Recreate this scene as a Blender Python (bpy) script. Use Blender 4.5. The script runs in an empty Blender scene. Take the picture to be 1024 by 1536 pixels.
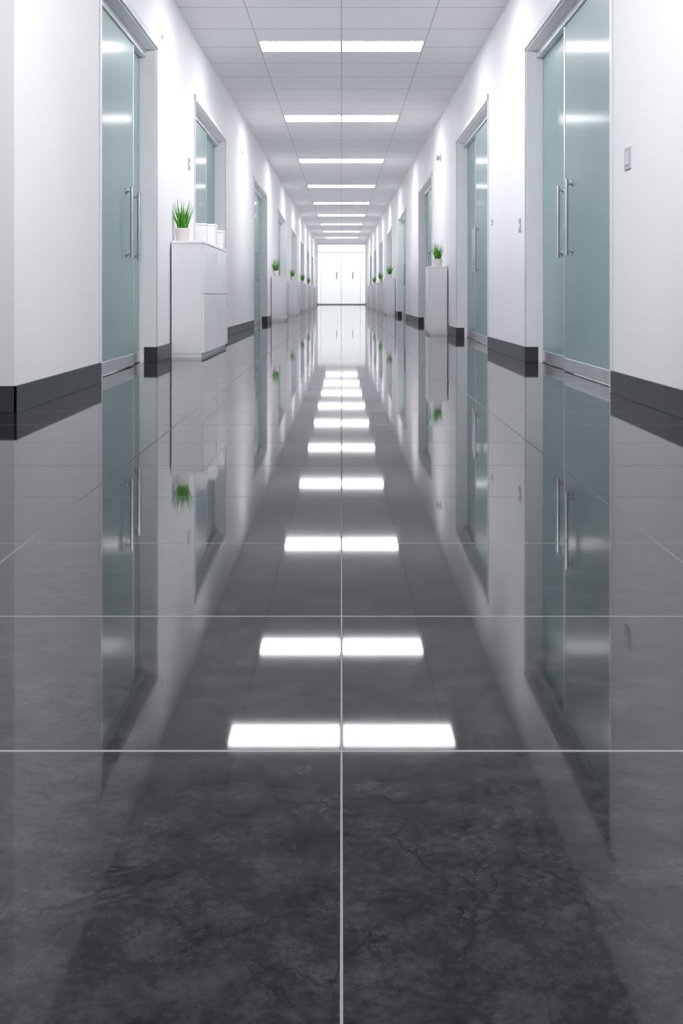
import bpy, bmesh, math, random
from mathutils import Vector, Matrix
random.seed(7)
scene = bpy.context.scene
C = scene.collection
HW = 1.35            # half width of the corridor
CAMZ = 0.483
SL = 0.0103
END = 61.0
def zc(y): return 2.765 + SL*y

# ---------------------------------------------------------------- materials
def mat(name):
    m = bpy.data.materials.new(name); m.use_nodes = True
    nt = m.node_tree
    return m, nt, nt.nodes['Principled BSDF']
def simple(name, col, rough=0.5, metal=0.0, coat=0.0, var=0.04, scale=6.0, bump=0.0, bscale=60.0, spec=0.5):
    m, nt, b = mat(name)
    tc = nt.nodes.new('ShaderNodeTexCoord')
    n = nt.nodes.new('ShaderNodeTexNoise'); n.inputs['Scale'].default_value = scale; n.inputs['Detail'].default_value = 3
    nt.links.new(tc.outputs['Object'], n.inputs['Vector'])
    r = nt.nodes.new('ShaderNodeValToRGB')
    r.color_ramp.elements[0].position = 0.3; r.color_ramp.elements[1].position = 0.7
    r.color_ramp.elements[0].color = tuple(c*(1-var) for c in col)+(1,)
    r.color_ramp.elements[1].color = tuple(min(1, c*(1+var)) for c in col)+(1,)
    nt.links.new(n.outputs['Fac'], r.inputs['Fac']); nt.links.new(r.outputs['Color'], b.inputs['Base Color'])
    b.inputs['Roughness'].default_value = rough; b.inputs['Metallic'].default_value = metal
    b.inputs['Specular IOR Level'].default_value = spec
    b.inputs['Coat Weight'].default_value = coat; b.inputs['Coat Roughness'].default_value = 0.05
    if bump > 0:
        n2 = nt.nodes.new('ShaderNodeTexNoise'); n2.inputs['Scale'].default_value = bscale
        nt.links.new(tc.outputs['Object'], n2.inputs['Vector'])
        bp = nt.nodes.new('ShaderNodeBump'); bp.inputs['Strength'].default_value = bump; bp.inputs['Distance'].default_value = 0.002
        nt.links.new(n2.outputs['Fac'], bp.inputs['Height']); nt.links.new(bp.outputs['Normal'], b.inputs['Normal'])
    return m
def emissive(name, col, strength):
    m, nt, b = mat(name)
    b.inputs['Base Color'].default_value = (0.8, 0.8, 0.8, 1)
    b.inputs['Emission Color'].default_value = tuple(col)+(1,)
    b.inputs['Emission Strength'].default_value = strength
    return m
def mth(nt, op, a, b=None):
    n = nt.nodes.new('ShaderNodeMath'); n.operation = op
    for i, v in enumerate((a, b)):
        if v is None: continue
        if isinstance(v, (int, float)): n.inputs[i].default_value = v
        else: nt.links.new(v, n.inputs[i])
    return n.outputs[0]
def grid_line(nt, coord, off, step, width):
    t = mth(nt, 'SUBTRACT', coord, off - step*200)
    t = mth(nt, 'DIVIDE', t, step)
    f = mth(nt, 'FRACT', t)
    d = mth(nt, 'ABSOLUTE', mth(nt, 'SUBTRACT', f, 0.5))
    return mth(nt, 'GREATER_THAN', d, 0.5 - width*0.5/step)
def line_at(nt, absx, pos, width):
    return mth(nt, 'LESS_THAN', mth(nt, 'ABSOLUTE', mth(nt, 'SUBTRACT', absx, pos)), width*0.5)
def mixcol(nt, fac, a, b):
    n = nt.nodes.new('ShaderNodeMix'); n.data_type = 'RGBA'
    for sock, v in ((n.inputs[0], fac), (n.inputs[6], a), (n.inputs[7], b)):
        if isinstance(v, (int, float)): sock.default_value = v
        elif isinstance(v, tuple): sock.default_value = v
        else: nt.links.new(v, sock)
    return n.outputs[2]
def ramp(nt, fac, stops):
    r = nt.nodes.new('ShaderNodeValToRGB')
    e = r.color_ramp.elements
    while len(e) < len(stops): e.new(0.5)
    for i, (p, c) in enumerate(stops): e[i].position = p; e[i].color = c
    nt.links.new(fac, r.inputs['Fac']); return r.outputs['Color']
def floor_material():
    m, nt, b = mat('polished_dark_tile')
    tc = nt.nodes.new('ShaderNodeTexCoord'); sp = nt.nodes.new('ShaderNodeSeparateXYZ')
    nt.links.new(tc.outputs['Object'], sp.inputs[0])
    def noise(s, d, dist=0.0, rough=0.65):
        n = nt.nodes.new('ShaderNodeTexNoise'); n.inputs['Scale'].default_value = s; n.inputs['Detail'].default_value = d
        n.inputs['Distortion'].default_value = dist; n.inputs['Roughness'].default_value = rough
        nt.links.new(tc.outputs['Object'], n.inputs['Vector']); return n.outputs['Fac']
    big = noise(20, 5, 0.15, 0.60); fine = noise(110, 3, 0.0, 0.6); cloud = noise(1.6, 4)
    c1 = ramp(nt, big, [(0.28, (.003,.003,.0038,1)), (0.50, (.019,.019,.0225,1)), (0.74, (.058,.057,.066,1))])
    c2 = ramp(nt, fine, [(0.32, (.002,.002,.003,1)), (0.70, (.048,.047,.055,1))])
    col = mixcol(nt, 0.38, c1, c2)
    # thin dark cracks, broken up by a second noise
    brk = ramp(nt, noise(3.0, 3), [(0.40, (0,0,0,1)), (0.58, (1,1,1,1))])
    for sc, wd, st in ((6.0, 0.007, 0.9), (13.0, 0.008, 0.75)):
        v = noise(sc, 5, 0.9, 0.58)
        vein = ramp(nt, mth(nt, 'ABSOLUTE', mth(nt, 'SUBTRACT', v, 0.5)), [(0.0, (1,1,1,1)), (wd*1.6, (0,0,0,1))])
        vein = mth(nt, 'MULTIPLY', mth(nt, 'MULTIPLY', vein, st), brk)
        col = mixcol(nt, vein, col, (.001,.001,.0014,1))
    ax = mth(nt, 'ABSOLUTE', sp.outputs['X'])
    g = mth(nt, 'MAXIMUM', line_at(nt, ax, 0.0, 0.0022), line_at(nt, ax, 0.618, 0.005))
    g = mth(nt, 'MAXIMUM', g, grid_line(nt, sp.outputs['Y'], 1.168, 0.491, 0.0050))
    col = mixcol(nt, g, col, (.26,.26,.275,1))
    nt.links.new(col, b.inputs['Base Color'])
    b.inputs['Roughness'].default_value = 0.5
    b.inputs['Specular IOR Level'].default_value = 0.0
    ng = mth(nt, 'SUBTRACT', 1.0, mth(nt, 'MULTIPLY', g, 0.85))
    nt.links.new(ng, b.inputs['Coat Weight'])
    rr = mth(nt, 'ADD', mth(nt, 'MULTIPLY', cloud, 0.02), 0.028)
    nt.links.new(rr, b.inputs['Coat Roughness'])
    b.inputs['Coat IOR'].default_value = 1.36
    return m
def ceiling_material():
    m, nt, b = mat('ceiling_tile')
    tc = nt.nodes.new('ShaderNodeTexCoord'); sp = nt.nodes.new('ShaderNodeSeparateXYZ')
    nt.links.new(tc.outputs['Object'], sp.inputs[0])
    n = nt.nodes.new('ShaderNodeTexNoise'); n.inputs['Scale'].default_value = 150
    nt.links.new(tc.outputs['Object'], n.inputs['Vector'])
    col = ramp(nt, n.outputs['Fac'], [(0.3, (.70,.70,.735,1)), (0.7, (.76,.76,.795,1))])
    g = mth(nt, 'MAXIMUM', grid_line(nt, sp.outputs['X'], 0.0, 0.785, 0.010), grid_line(nt, sp.outputs['Y'], 10.57, 0.757, 0.018))
    col = mixcol(nt, g, col, (.47,.47,.50,1))
    nt.links.new(col, b.inputs['Base Color']); b.inputs['Roughness'].default_value = 0.8
    b.inputs['Specular IOR Level'].default_value = 0.1
    return m
def glass_material():
    m, nt, b = mat('frosted_teal_glass')
    tc = nt.nodes.new('ShaderNodeTexCoord')
    n = nt.nodes.new('ShaderNodeTexNoise'); n.inputs['Scale'].default_value = 0.8; n.inputs['Detail'].default_value = 2
    nt.links.new(tc.outputs['Object'], n.inputs['Vector'])
    col = ramp(nt, n.outputs['Fac'], [(0.3, (.235,.35,.36,1)), (0.7, (.315,.435,.445,1))])
    nt.links.new(col, b.inputs['Base Color'])
    b.inputs['Roughness'].default_value = 0.4; b.inputs['Specular IOR Level'].default_value = 0.3
    b.inputs['Coat Weight'].default_value = 0.2; b.inputs['Coat Roughness'].default_value = 0.12
    return m
M = dict(
    wall=simple('white_wall_paint', (.875,.871,.898), 0.55, var=0.012, scale=1.5, bump=0.06, bscale=180, spec=0.08),
    floor=floor_material(), ceil=ceiling_material(), glass=glass_material(),
    base=simple('charcoal_baseboard', (.038,.041,.049), 0.35, var=0.15, spec=0.4),
    frame=simple('door_frame_paint', (.88,.88,.90), 0.4, var=0.02),
    casing=simple('door_casing_metal', (.70,.71,.745), 0.35, var=0.02),
    alu=simple('brushed_aluminium', (.72,.73,.76), 0.3, metal=0.8, var=0.05),
    steel=simple('bright_steel', (.62,.63,.66), 0.25, metal=0.95, var=0.05),
    cab=simple('white_laminate', (.84,.838,.865), 0.3, var=0.01, spec=0.4),
    cabtop=simple('white_laminate_top', (.87,.868,.89), 0.3, var=0.01, spec=0.3),
    plinth=simple('pale_plinth', (.80,.80,.83), 0.4, var=0.02),
    pot=simple('cream_ceramic', (.74,.68,.67), 0.4, var=0.03),
    soil=simple('dark_soil', (.03,.022,.015), 0.9, var=0.4, scale=80),
    leaf=simple('green_grass_blade', (.085,.34,.03), 0.45, var=0.45, scale=40),
    plastic=simple('white_plastic', (.84,.84,.86), 0.3, var=0.01),
    grey=simple('grey_plastic', (.45,.46,.49), 0.4, var=0.03),
    palegrey=simple('pale_grey_plastic', (.60,.61,.64), 0.4, var=0.03),
    green=simple('teal_marker', (.48,.80,.73), 0.4, var=0.1),
    white=simple('white_mullion', (.92,.92,.93), 0.4, var=0.01),
    lamp=emissive('lit_panel', (1.0,.985,1.0), 16.0),
    pane=emissive('daylit_pane', (0.96,1.0,1.0), 0.68),
)

# ---------------------------------------------------------------- helpers
def box(bm, x0, x1, y0, y1, z0, z1, bev=0.0, seg=2):
    xs, ys, zs = sorted((x0,x1)), sorted((y0,y1)), sorted((z0,z1))
    b2 = bmesh.new()
    bmesh.ops.create_cube(b2, size=1.0)
    for v in b2.verts:
        v.co = Vector((xs[0] if v.co.x < 0 else xs[1], ys[0] if v.co.y < 0 else ys[1], zs[0] if v.co.z < 0 else zs[1]))
    if bev > 0:
        bmesh.ops.bevel(b2, geom=b2.edges[:], offset=bev, segments=seg, affect='EDGES', profile=0.5)
    me = bpy.data.meshes.new('tmp'); b2.to_mesh(me); b2.free(); bm.from_mesh(me); bpy.data.meshes.remove(me)
def slopebox(bm, x0, x1, y0, y1, z0, f):
    xs, ys = sorted((x0,x1)), sorted((y0,y1))
    p = [bm.verts.new((x, y, z)) for (x, y, z) in (
        (xs[0],ys[0],z0),(xs[1],ys[0],z0),(xs[1],ys[1],z0),(xs[0],ys[1],z0),
        (xs[0],ys[0],f(ys[0])),(xs[1],ys[0],f(ys[0])),(xs[1],ys[1],f(ys[1])),(xs[0],ys[1],f(ys[1])))]
    for q in ((3,2,1,0),(4,5,6,7),(0,1,5,4),(1,2,6,5),(2,3,7,6),(3,0,4,7)): bm.faces.new([p[i] for i in q])
def rod(bm, a, b, r, seg=14):
    a, b = Vector(a), Vector(b); d = b-a
    mtx = Matrix.Translation((a+b)/2) @ d.to_track_quat('Z','Y').to_matrix().to_4x4()
    bmesh.ops.create_cone(bm, cap_ends=True, segments=seg, radius1=r, radius2=r, depth=d.length, matrix=mtx)
def lathe(bm, prof, seg=28, mtx=None):
    rings = []
    for r, z in prof:
        if r <= 1e-6: rings.append([bm.verts.new((0,0,z))])
        else: rings.append([bm.verts.new((r*math.cos(2*math.pi*k/seg), r*math.sin(2*math.pi*k/seg), z)) for k in range(seg)])
    new = [v for g in rings for v in g]
    for A, B in zip(rings, rings[1:]):
        for k in range(seg):
            k2 = (k+1) % seg
            if len(A) == 1 and len(B) == 1: continue
            if len(A) == 1: bm.faces.new((A[0], B[k2], B[k]))
            elif len(B) == 1: bm.faces.new((A[k], A[k2], B[0]))
            else: bm.faces.new((A[k], A[k2], B[k2], B[k]))
    if mtx is not None: bmesh.ops.transform(bm, matrix=mtx, verts=new)
def obj(name, bm, m, parent=None, smooth=False, loc=None):
    bmesh.ops.recalc_face_normals(bm, faces=bm.faces[:])
    me = bpy.data.meshes.new(name); bm.to_mesh(me); bm.free()
    me.materials.append(m)
    if smooth:
        for p in me.polygons: p.use_smooth = True
        try: me.set_sharp_from_angle(angle=math.radians(40))
        except Exception: pass
    o = bpy.data.objects.new(name, me); C.objects.link(o)
    if parent is not None: o.parent = parent
    if loc: o.location = loc
    return o
def tag(o, label, cat, group=None, kind=None):
    o['label'] = label
    if cat: o['category'] = cat
    if group: o['group'] = group
    if kind: o['kind'] = kind
def thing(name, label, cat, loc, group=None, kind=None):
    o = bpy.data.objects.new(name, None); C.objects.link(o); o.location = loc; o.empty_display_size = 0.1
    tag(o, label, cat, group, kind); return o
def copy_tree(o, parent=None):
    c = o.copy(); C.objects.link(c)
    if parent is not None: c.parent = parent
    for ch in list(o.children): copy_tree(ch, c)
    return c
ORD = ['first','second','third','fourth','fifth','sixth','seventh','eighth','ninth','tenth']

# ---------------------------------------------------------------- layout
DH = 2.306
doorsL = [(6.15,8.04,7.60),(10.1,12.8,11.7),(16.9,19.9,18.7),(23.4,26.5,25.2),(29.7,32.8,31.5),(36.2,39.3,38),(42.7,45.8,44.5),(49.2,52.3,51)]
doorsR = [(5.49,8.07,7.10),(10.1,12.9,11.8),(16.4,19.2,18.1),(23.0,26.2,24.9),(29.5,32.7,31.4),(36.0,39.2,37.9),(42.5,45.7,44.4),(49.0,52.2,50.9)]

# floor
bm = bmesh.new(); box(bm, -4.6, 1.65, -2.0, END+0.3, -0.1, 0.0)
o = obj('floor', bm, M['floor']); tag(o, 'polished dark grey stone tile floor with pale grout lines', 'floor', kind='structure')
# ceiling (rises very slightly along the corridor)
bm = bmesh.new()
slopebox(bm, -4.6, 1.65, -2.0, END+0.3, 5.0, lambda y: zc(y))
for v in bm.verts:
    if abs(v.co.z-5.0) < 1e-6: v.co.z = zc(v.co.y)+0.1
o = obj('ceiling', bm, M['ceil']); tag(o, 'pale grey suspended tile ceiling with thin grid lines', 'ceiling', kind='structure')

def wall(side, start, doors, name, label):
    s = side; T = 0.28
    bm = bmesh.new(); y = start
    top = lambda yy: zc(yy)
    for (a, b, _) in doors:
        slopebox(bm, s*HW, s*(HW+T), y, a, 0, top)
        slopebox(bm, s*HW, s*(HW+T), a, b, DH, top)
        y = b
    slopebox(bm, s*HW, s*(HW+T), y, END, 0, top)
    if s < 0:   # end of the wall turns into the side hall nearest the camera
        slopebox(bm, -HW-T, -4.6, start, start+0.28, 0, top)
    o = obj(name, bm, M['wall']); tag(o, label, 'wall', kind='structure')
    # baseboard
    bm = bmesh.new(); y = start; h = 0.112; t = 0.012
    w = 0.085
    for i, (a, b, _) in enumerate(doors):
        box(bm, s*HW, s*(HW-t), y-(0.0 if i else (t if s<0 else 0)), a-0.012, 0, h, 0.002)
        box(bm, s*(HW-t), s*(HW+w), b-0.042, b-0.032, 0, h, 0.002)      # return on the far jamb
        y = b-0.032
    box(bm, s*HW, s*(HW-t), y, END, 0, h, 0.002)
    if s < 0: box(bm, -HW+t, -4.6, start-t, start, 0, h, 0.002)
    return bm
bmL = wall(-1, 4.54, doorsL, 'wall_left', 'white painted left corridor wall with door recesses')
o = obj('baseboard_left', bmL, M['base']); tag(o, 'charcoal baseboard along the left wall', 'baseboard', kind='structure')
bmR = wall(1, -2.0, doorsR, 'wall_right', 'white painted right corridor wall with door recesses')
o = obj('baseboard_right', bmR, M['base']); tag(o, 'charcoal baseboard along the right wall', 'baseboard', kind='structure')

# ---------------------------------------------------------------- doors
def pull_handle(parent, s, w, y, z0=0.735, z1=1.215, r=0.0135):
    bm = bmesh.new(); so = 0.037
    rod(bm, (s*(w-so), y, z0), (s*(w-so), y, z1), r)
    for z in (z0+0.03, z1-0.03):
        rod(bm, (s*w, y, z), (s*(w-so), y, z), r*0.75)
        rod(bm, (s*w, y, z), (s*(w-0.008), y, z), r*1.6)
    h = obj('pull_handle', bm, M['steel'], parent, True); h['label'] = 'vertical steel bar handle'
def door(n, s, a, b, split, label):
    ym = (a+b)/2
    r = thing('door_%d' % n, label, 'door', (s*HW, ym, 0), kind='structure')
    A, B, S = a-ym, b-ym, split-ym
    bm = bmesh.new()
    W0, W1, t = -0.006, 0.17, 0.03
    box(bm, s*0.001, s*W1, A, A+t, 0, DH-t); box(bm, s*0.001, s*W1, B-t, B, 0, DH-t); box(bm, s*0.001, s*W1, A, B, DH-t, DH)
    obj('frame', bm, M['frame'], r)
    bm = bmesh.new()
    c = 0.03
    box(bm, s*-0.001, s*-0.010, A-0.012, A+0.018, 0, DH+c, 0.002); box(bm, s*-0.001, s*-0.008, B-0.008, B+0.012, 0.115, DH+c, 0.002)
    box(bm, s*-0.001, s*-0.014, A-0.012, B+0.012, DH-0.02, DH+c, 0.003)
    obj('casing', bm, M['casing'], r)
    bm = bmesh.new(); box(bm, s*0.075, s*0.16, A+t, B-t, DH-t-0.055, DH-t, 0.003)
    obj('sliding_track', bm, M['alu'], r)
    zt = DH-t-0.057
    for k, (w, y0, y1) in enumerate(((0.088, A+t, S), (0.122, S-0.05, B-t))):
        bm = bmesh.new(); box(bm, s*w, s*(w+0.014), y0, y1, 0.008, zt, 0.002)
        lf = obj('glass_leaf', bm, M['glass'], r)
        bm = bmesh.new(); box(bm, s*(w-0.006), s*(w+0.02), y0+0.001, y1-0.001, 0.006, 0.085, 0.003)
        obj('bottom_rail', bm, M['alu'], lf)
        bm = bmesh.new(); box(bm, s*(w-0.004), s*(w+0.0), y1-0.016 if k == 0 else y0, y1 if k == 0 else y0+0.016, 0.09, zt, 0.001)
        obj('edge_strip', bm, M['alu'], lf)
        pull_handle(lf, s, w, S-0.24 if k == 0 else S+0.2)
    return r
n = 1
for s, ds, nm in ((-1, doorsL, 'left'), (1, doorsR, 'right')):
    for i, (a, b, sp) in enumerate(ds):
        lab = ['frosted teal glass double door nearest the camera on the %s wall',
               'second frosted teal glass double door from the front on the %s wall'][i] % nm if i < 2 else \
              '%s frosted glass double door from the front along the %s wall' % (ORD[i], nm)
        door(n, s, a, b, sp, lab); n += 1

# ---------------------------------------------------------------- end wall
ze = zc(END)
GT = 3.34
bm = bmesh.new()
box(bm, -HW, -1.33, END, END+0.2, 0, ze); box(bm, 1.33, HW, END, END+0.2, 0, ze); box(bm, -1.33, 1.33, END, END+0.2, GT, ze)
o = obj('wall_end', bm, M['wall']); tag(o, 'white wall strip framing the far end of the corridor', 'wall', kind='structure')
w = thing('window_1', 'bright frosted glazing filling the far end of the corridor', 'window', (0, END, 0), kind='structure')
bm = bmesh.new()
for x in (-1.324, 1.324): box(bm, x-0.006, x+0.006, 0.004, 0.08, 0, GT)
for x in (-1.14, -0.02, 1.04): box(bm, x-0.009, x+0.009, 0.000, 0.04, 0.06, 2.90)
box(bm, -1.318, 1.318, 0.000, 0.04, 2.90, 2.93); box(bm, -1.318, 1.318, 0.004, 0.08, GT-0.01, GT)
obj('frame', bm, M['white'], w)
bm = bmesh.new(); box(bm, -1.33, 1.33, -0.01, 0.08, 0.0, 0.06); obj('bottom_rail', bm, M['casing'], w)
for x0, x1, z0, z1 in ((-1.318,-1.149,0.06,2.90),(-1.131,-0.029,0.06,2.90),(-0.011,1.031,0.06,2.90),(1.049,1.318,0.06,2.90),(-1.318,1.318,2.93,GT-0.01)):
    bm = bmesh.new(); box(bm, x0, x1, 0.006, 0.02, z0, z1)
    obj('pane', bm, M['pane'], w)
for x in (-0.27, 0.62):
    bm = bmesh.new(); box(bm, x-0.035, x+0.035, -0.004, 0.004, 1.42, 1.82, 0.003)
    g = obj('green_marking', bm, M['green'], w); g['label'] = 'small green strip on the glazing'

# ---------------------------------------------------------------- ceiling lights
def make_light():
    r = thing('ceiling_light', '', 'ceiling light', (0,0,0), 'ceiling light panels')
    bm = bmesh.new(); a, b, f = 0.385, 0.31, 0.009
    box(bm, -a, a, -b, -b+f, -0.010, 0.0); box(bm, -a, a, b-f, b, -0.010, 0.0)
    box(bm, -a, -a+f, -b+f, b-f, -0.010, 0.0); box(bm, a-f, a, -b+f, b-f, -0.010, 0.0)
    obj('frame', bm, M['plastic'], r)
    bm = bmesh.new(); box(bm, -a+f, a-f, -b+f, b-f, -0.008, -0.002)
    obj('diffuser', bm, M['lamp'], r)
    return r
rows = [10.5,15.05,20.2,25.4,30.75,36.1,41.5,47.0,53.3]
proto = None
def place_light(x, y, lab, sy=1.0, sx=1.0):
    global proto
    if proto is None: proto = make_light(); o = proto
    else: o = copy_tree(proto)
    o.location = (x, y, zc(y)-0.001); o.rotation_euler = (math.atan(SL), 0, 0); o.scale = (sx, sy, 1)
    o['label'] = lab
for i, y in enumerate(rows):
    for x, nm in ((-0.389,'left'), (0.389,'right')):
        place_light(x, y, '%s lit panel of the %s pair of ceiling lights from the front' % (nm, ORD[i]), 0.72 if i == 0 else 0.92)
for x, nm in ((-0.428,'left'), (0.428,'right')):
    place_light(x, 8.32, '%s ceiling panel above the frame, mirrored nearest on the floor' % nm, 0.66, 1.1)
# added fill without fixtures: bare upward spot lamps that brighten ceiling and walls
for k in range(31):
    y = 8.2+1.75*k
    if y > 60: break
    L = bpy.data.lights.new('up_fill', 'SPOT'); L.energy = 24*(1.0+0.015*y); L.shadow_soft_size = 0.0
    L.spot_size = math.radians(165); L.spot_blend = 0.9
    L.color = (1.0, 0.995, 1.0)
    lo = bpy.data.objects.new('up_fill', L); C.objects.link(lo); lo.location = (0, y, 0.35)
    lo.rotation_euler = (math.pi, 0, 0)
# two invented spots, out of view, that brighten the walls nearest the camera
for sx in (-1, 1):
    L = bpy.data.lights.new('wall_fill', 'SPOT'); L.energy = 440 if sx < 0 else 400; L.shadow_soft_size = 0.0
    L.spot_size = math.radians(85); L.spot_blend = 1.0; L.color = (1.0, 0.995, 1.0)
    lo = bpy.data.objects.new('wall_fill', L); C.objects.link(lo); lo.location = (-sx*0.9, 2.8, 2.7)
    d = Vector((sx*1.35, 6.2, 1.0)) - lo.location
    lo.rotation_euler = d.to_track_quat('-Z', 'Y').to_euler()
# unseen spot added overhead so the mottling of the foreground tiles shows
L = bpy.data.lights.new('floor_fill', 'SPOT'); L.energy = 300; L.shadow_soft_size = 0.0
L.spot_size = math.radians(84); L.spot_blend = 1.0
lo = bpy.data.objects.new('floor_fill', L); C.objects.link(lo); lo.location = (0, 1.0, 2.74)

# ---------------------------------------------------------------- cabinets
def cabinet(s, y0, y1, h, label, cols, D=0.236):
    ym = (y0+y1)/2; L = (y1-y0)/2
    r = thing('storage_cabinet', label, 'cabinet', (s*1.336, ym, 0), 'white storage cabinets')
    X = lambda u: -s*u
    bm = bmesh.new(); box(bm, X(0), X(D-0.02), -L+0.006, L-0.006, 0.030, h-0.022, 0.003); obj('body', bm, M['cab'], r)
    bm = bmesh.new(); box(bm, X(0), X(D), -L, L, h-0.022, h, 0.004); obj('top', bm, M['cabtop'], r)
    bm = bmesh.new(); box(bm, X(0.0), X(D-0.024), -L+0.010, L-0.010, 0.0, 0.030); obj('plinth', bm, M['plinth'], r)
    cw = (2*L-0.02)/cols
    zm = 0.5
    for c in range(cols):
        for (za, zb) in ((0.034, zm-0.003), (zm+0.003, h-0.026)):
            a = -L+0.01+c*cw+0.010; b = a+cw-0.020
            bm = bmesh.new(); box(bm, X(D-0.0195), X(D-0.003), a, b, za, zb, 0.001)
            d = obj('door', bm, M['cab'], r)
            bm = bmesh.new(); hz = zb-0.07
            box(bm, X(D-0.003), X(D+0.003), b-0.06, b-0.045, hz-0.05, hz+0.03, 0.002)
            obj('handle', bm, M['alu'], d)
    return r
cabsL = [(8.64,10.45,.918,2,'long white cabinet holding white boxes beside the nearest left door', 0.258),
         (21.0,22.1,.865,1,'white cabinet past the third left door, second on the left', 0.262),
         (27.6,29.3,.88,2,'white cabinet past the fourth left door, third on the left'),
         (34.0,35.7,.86,2,'white cabinet past the fifth left door, fourth on the left'),
         (40.3,42.0,.86,2,'small distant white cabinet, fifth along the left wall'),
         (47.0,48.6,.86,2,'small distant white cabinet, sixth and last along the left wall')]
cabsR = [(13.9,14.5,.86,1,'narrow white cabinet past the second right door, nearest on the right'),
         (27.5,29.0,.92,2,'white cabinet past the fourth right door, second on the right'),
         (34.0,35.6,.90,2,'white cabinet past the fifth right door, third on the right'),
         (40.5,42.0,.88,2,'small distant white cabinet, fourth along the right wall'),
         (47.0,48.5,.88,2,'small distant white cabinet, fifth and last along the right wall')]
for s, cs in ((-1,cabsL),(1,cabsR)):
    for t in cs: cabinet(s, t[0], t[1], t[2], t[4], t[3], *(t[5:]))

# ---------------------------------------------------------------- potted grass
def make_plant():
    r = thing('potted_plant', '', 'potted plant', (0,0,0), 'potted plants on the cabinets')
    bm = bmesh.new()
    lathe(bm, [(0,0),(0.046,0),(0.049,0.004),(0.060,0.098),(0.062,0.104),(0.060,0.107),(0.055,0.105),(0.054,0.09),(0,0.09)])
    obj('pot', bm, M['pot'], r, True)
    bm = bmesh.new(); lathe(bm, [(0.0535,0.086),(0.0535,0.093),(0.03,0.098),(0,0.099)])
    obj('soil', bm, M['soil'], r, True)
    bm = bmesh.new()
    for k in range(75):
        ang = random.uniform(0, 2*math.pi); r0 = 0.042*math.sqrt(random.random())
        lean = random.uniform(0.0, 0.62)*(0.35+r0/0.044); Lb = random.uniform(0.14, 0.29)*(1-0.22*lean)
        a2 = ang+random.uniform(-0.6,0.6); wd = random.uniform(0.008,0.014)
        base = Vector((r0*math.cos(ang), r0*math.sin(ang), 0.092))
        dirn = Vector((math.cos(a2), math.sin(a2), 0)); side = Vector((-math.sin(a2), math.cos(a2), 0))
        tw = random.uniform(0, math.pi); side = side*math.cos(tw)+dirn*math.sin(tw)
        prev = None; N = 5
        for j in range(N+1):
            t = j/N
            off = dirn*(lean*Lb*(0.25*t+0.6*t*t))
            q = Vector(((base+off).x,(base+off).y,0))
            if q.length > 0.062: off = off*(1-0.35*(q.length-0.062)/q.length)
            p = base + off + Vector((0,0,Lb*(t-0.22*lean*t*t)))
            wj = wd*(1-t**1.8)*0.5+0.0003
            cur = (bm.verts.new(p-side*wj), bm.verts.new(p+side*wj))
            if prev: bm.faces.new((prev[0],prev[1],cur[1],cur[0]))
            prev = cur
    obj('foliage', bm, M['leaf'], r)
    return r
plants = [(-1.274, 8.82, .918, 1.0, 'potted grass plant on the long cabinet beside the nearest left door'),
          (1.235, 14.1, .86, 0.92, 'potted grass plant on the narrow cabinet nearest on the right'),
          (-1.265, 21.25, .865, 1.0, 'small potted grass plant on the second cabinet along the left wall'),
          (-1.25, 27.9, .88, 0.9, 'small potted grass plant on the third cabinet along the left wall'),
          (-1.22, 34.3, .86, 0.95, 'tiny potted grass plant on the fourth cabinet along the left wall'),
          (-1.22, 40.6, .86, 0.95, 'tiny potted grass plant on the fifth cabinet along the left wall'),
          (1.22, 27.8, .92, 1.05, 'small potted grass plant on the second cabinet along the right wall'),
          (1.22, 34.3, .90, 1.0, 'tiny potted grass plant on the third cabinet along the right wall'),
          (1.22, 40.8, .88, 1.0, 'tiny potted grass plant on the fourth cabinet along the right wall')]
pp = make_plant()
for i, (x, y, z, sc, lab) in enumerate(plants):
    o = pp if i == 0 else copy_tree(pp)
    o.location = (x, y, z); o.rotation_euler = (0,0,i*1.1); o.scale = (sc,sc,sc); o['label'] = lab

# ---------------------------------------------------------------- white boxes on the first cabinet
def white_box(x, y, w, d, h, label):
    r = thing('white_box', label, 'box', (x, y, .918), 'white boxes on the nearest left cabinet')
    bm = bmesh.new(); box(bm, -w/2, w/2, -d/2, d/2, 0, h-0.02, 0.004, 3); obj('body', bm, M['cab'], r, True)
    bm = bmesh.new(); box(bm, -w/2, w/2, -d/2, d/2, h-0.019, h, 0.005, 3); obj('lid', bm, M['cabtop'], r, True)
white_box(-1.160, 9.12, 0.094, 0.13, 0.165, 'white lidded box standing next to the potted grass plant')
white_box(-1.138, 9.62, 0.090, 0.18, 0.190, 'tall middle white box on the long left cabinet')
white_box(-1.125, 10.12, 0.090, 0.18, 0.165, 'white box at the far end of the long left cabinet')

# ---------------------------------------------------------------- wall fittings
def plate(name, label, cat, s, y, z, w, h, t, body, btn, nb, bh=0.15):
    r = thing(name, label, cat, (s*HW, y, z))
    bm = bmesh.new(); box(bm, s*0.001, -s*t, -w/2, w/2, -h/2, h/2, min(0.003, t*0.3)); obj('plate', bm, body, r)
    for k in range(nb):
        zz = (k-(nb-1)/2)*h*0.36
        bm = bmesh.new(); box(bm, -s*(t-0.001), -s*(t+0.003), -w*0.30, w*0.30, zz-h*bh, zz+h*bh, 0.001); obj('button', bm, btn, r)
plate('light_switch', 'grey wall switch right of the nearest right door', 'switch', 1, 5.18, 1.13, 0.10, 0.104, 0.007, M['grey'], M['palegrey'], 1, 0.30)
plate('card_reader', 'small grey card reader between the two nearest right doors', 'card reader', 1, 8.31, 1.017, 0.09, 0.10, 0.009, M['grey'], M['plastic'], 1)
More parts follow.
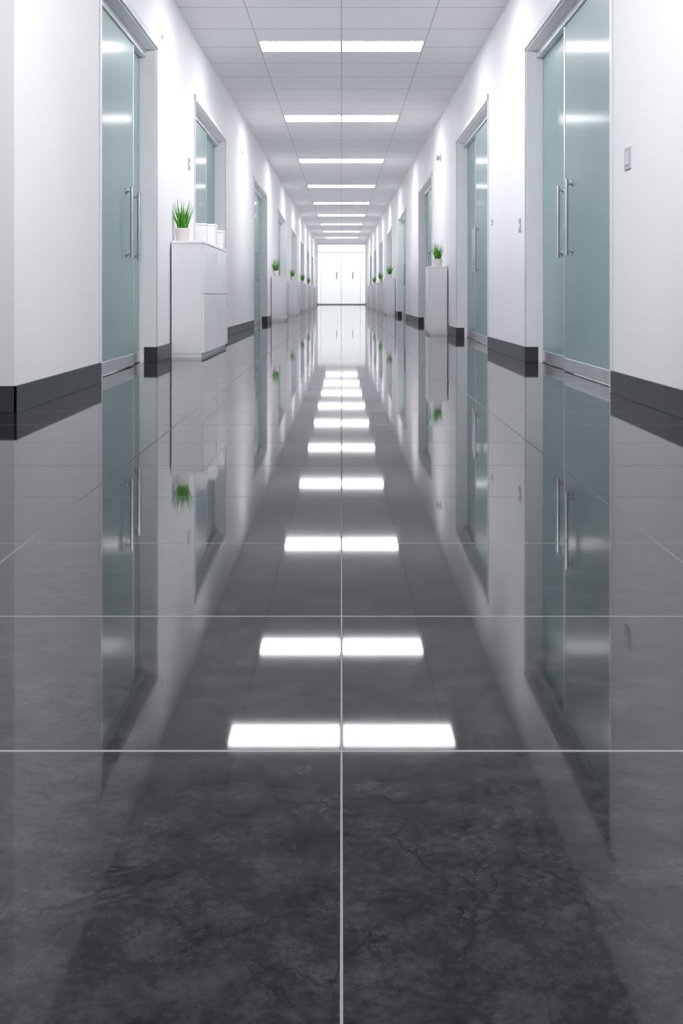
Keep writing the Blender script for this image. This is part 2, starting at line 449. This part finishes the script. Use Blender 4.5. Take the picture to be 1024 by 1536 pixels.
plate('wall_socket', 'tiny grey wall plate just before the second right door', 'wall plate', 1, 9.85, 1.14, 0.07, 0.05, 0.008, M['grey'], M['plastic'], 1)
plate('thermostat', 'small grey thermostat on the left wall above the potted plant', 'thermostat', -1, 9.73, 1.65, 0.12, 0.10, 0.010, M['grey'], M['plastic'], 1)
def sensor(label, s, y, z, rad):
    r = thing('wall_sensor', label, 'sensor', (s*HW, y, z))
    mt = Matrix.Rotation(-s*math.pi/2, 4, 'Y')
    bm = bmesh.new(); lathe(bm, [(0,-0.001),(rad,-0.001),(rad,0.006),(0,0.006)], 20, mt); obj('base', bm, M['plastic'], r, True)
    bm = bmesh.new(); lathe(bm, [(rad*0.7,0.006),(rad*0.6,0.011),(rad*0.3,0.014),(0,0.015)], 20, mt); obj('dome', bm, M['grey'], r, True)
sensor('small round sensor high on the left wall after the nearest door', -1, 8.25, 2.43, 0.022)
sensor('small round sensor high on the left wall after the second door', -1, 14.9, 2.43, 0.03)
r = thing('security_camera', 'small dark camera on a bracket high on the right wall', 'camera', (HW, 14.95, 2.31))
bm = bmesh.new(); box(bm, 0.001, -0.010, -0.05, 0.05, 0.0, 0.10, 0.003); rod(bm, (-0.009,0,0.06), (-0.035,0,0.05), 0.008); obj('bracket', bm, M['grey'], r)
bm = bmesh.new(); lathe(bm, [(0,-0.05),(0.016,-0.05),(0.022,-0.02),(0.022,0.05),(0,0.05)], 18, Matrix.Translation((-0.042,-0.02,0.04)) @ Matrix.Rotation(math.radians(75),4,'X')); obj('housing', bm, M['grey'], r, True)

# ---------------------------------------------------------------- world, camera
wd = bpy.data.worlds.new('world'); scene.world = wd; wd.use_nodes = True
wd.node_tree.nodes['Background'].inputs['Color'].default_value = (0.95,0.96,1.0,1)
wd.node_tree.nodes['Background'].inputs['Strength'].default_value = 0.8
cam = bpy.data.cameras.new('camera'); co = bpy.data.objects.new('camera', cam); C.objects.link(co)
co.location = (0,0,CAMZ); co.rotation_euler = (math.pi/2,0,0)
cam.sensor_fit = 'AUTO'; cam.sensor_width = 36; cam.lens = 1650/1536*36
cam.shift_y = -324/1536; cam.shift_x = 0.0; cam.clip_end = 200; cam.clip_start = 0.05
scene.camera = co
scene.view_settings.view_transform = 'Standard'
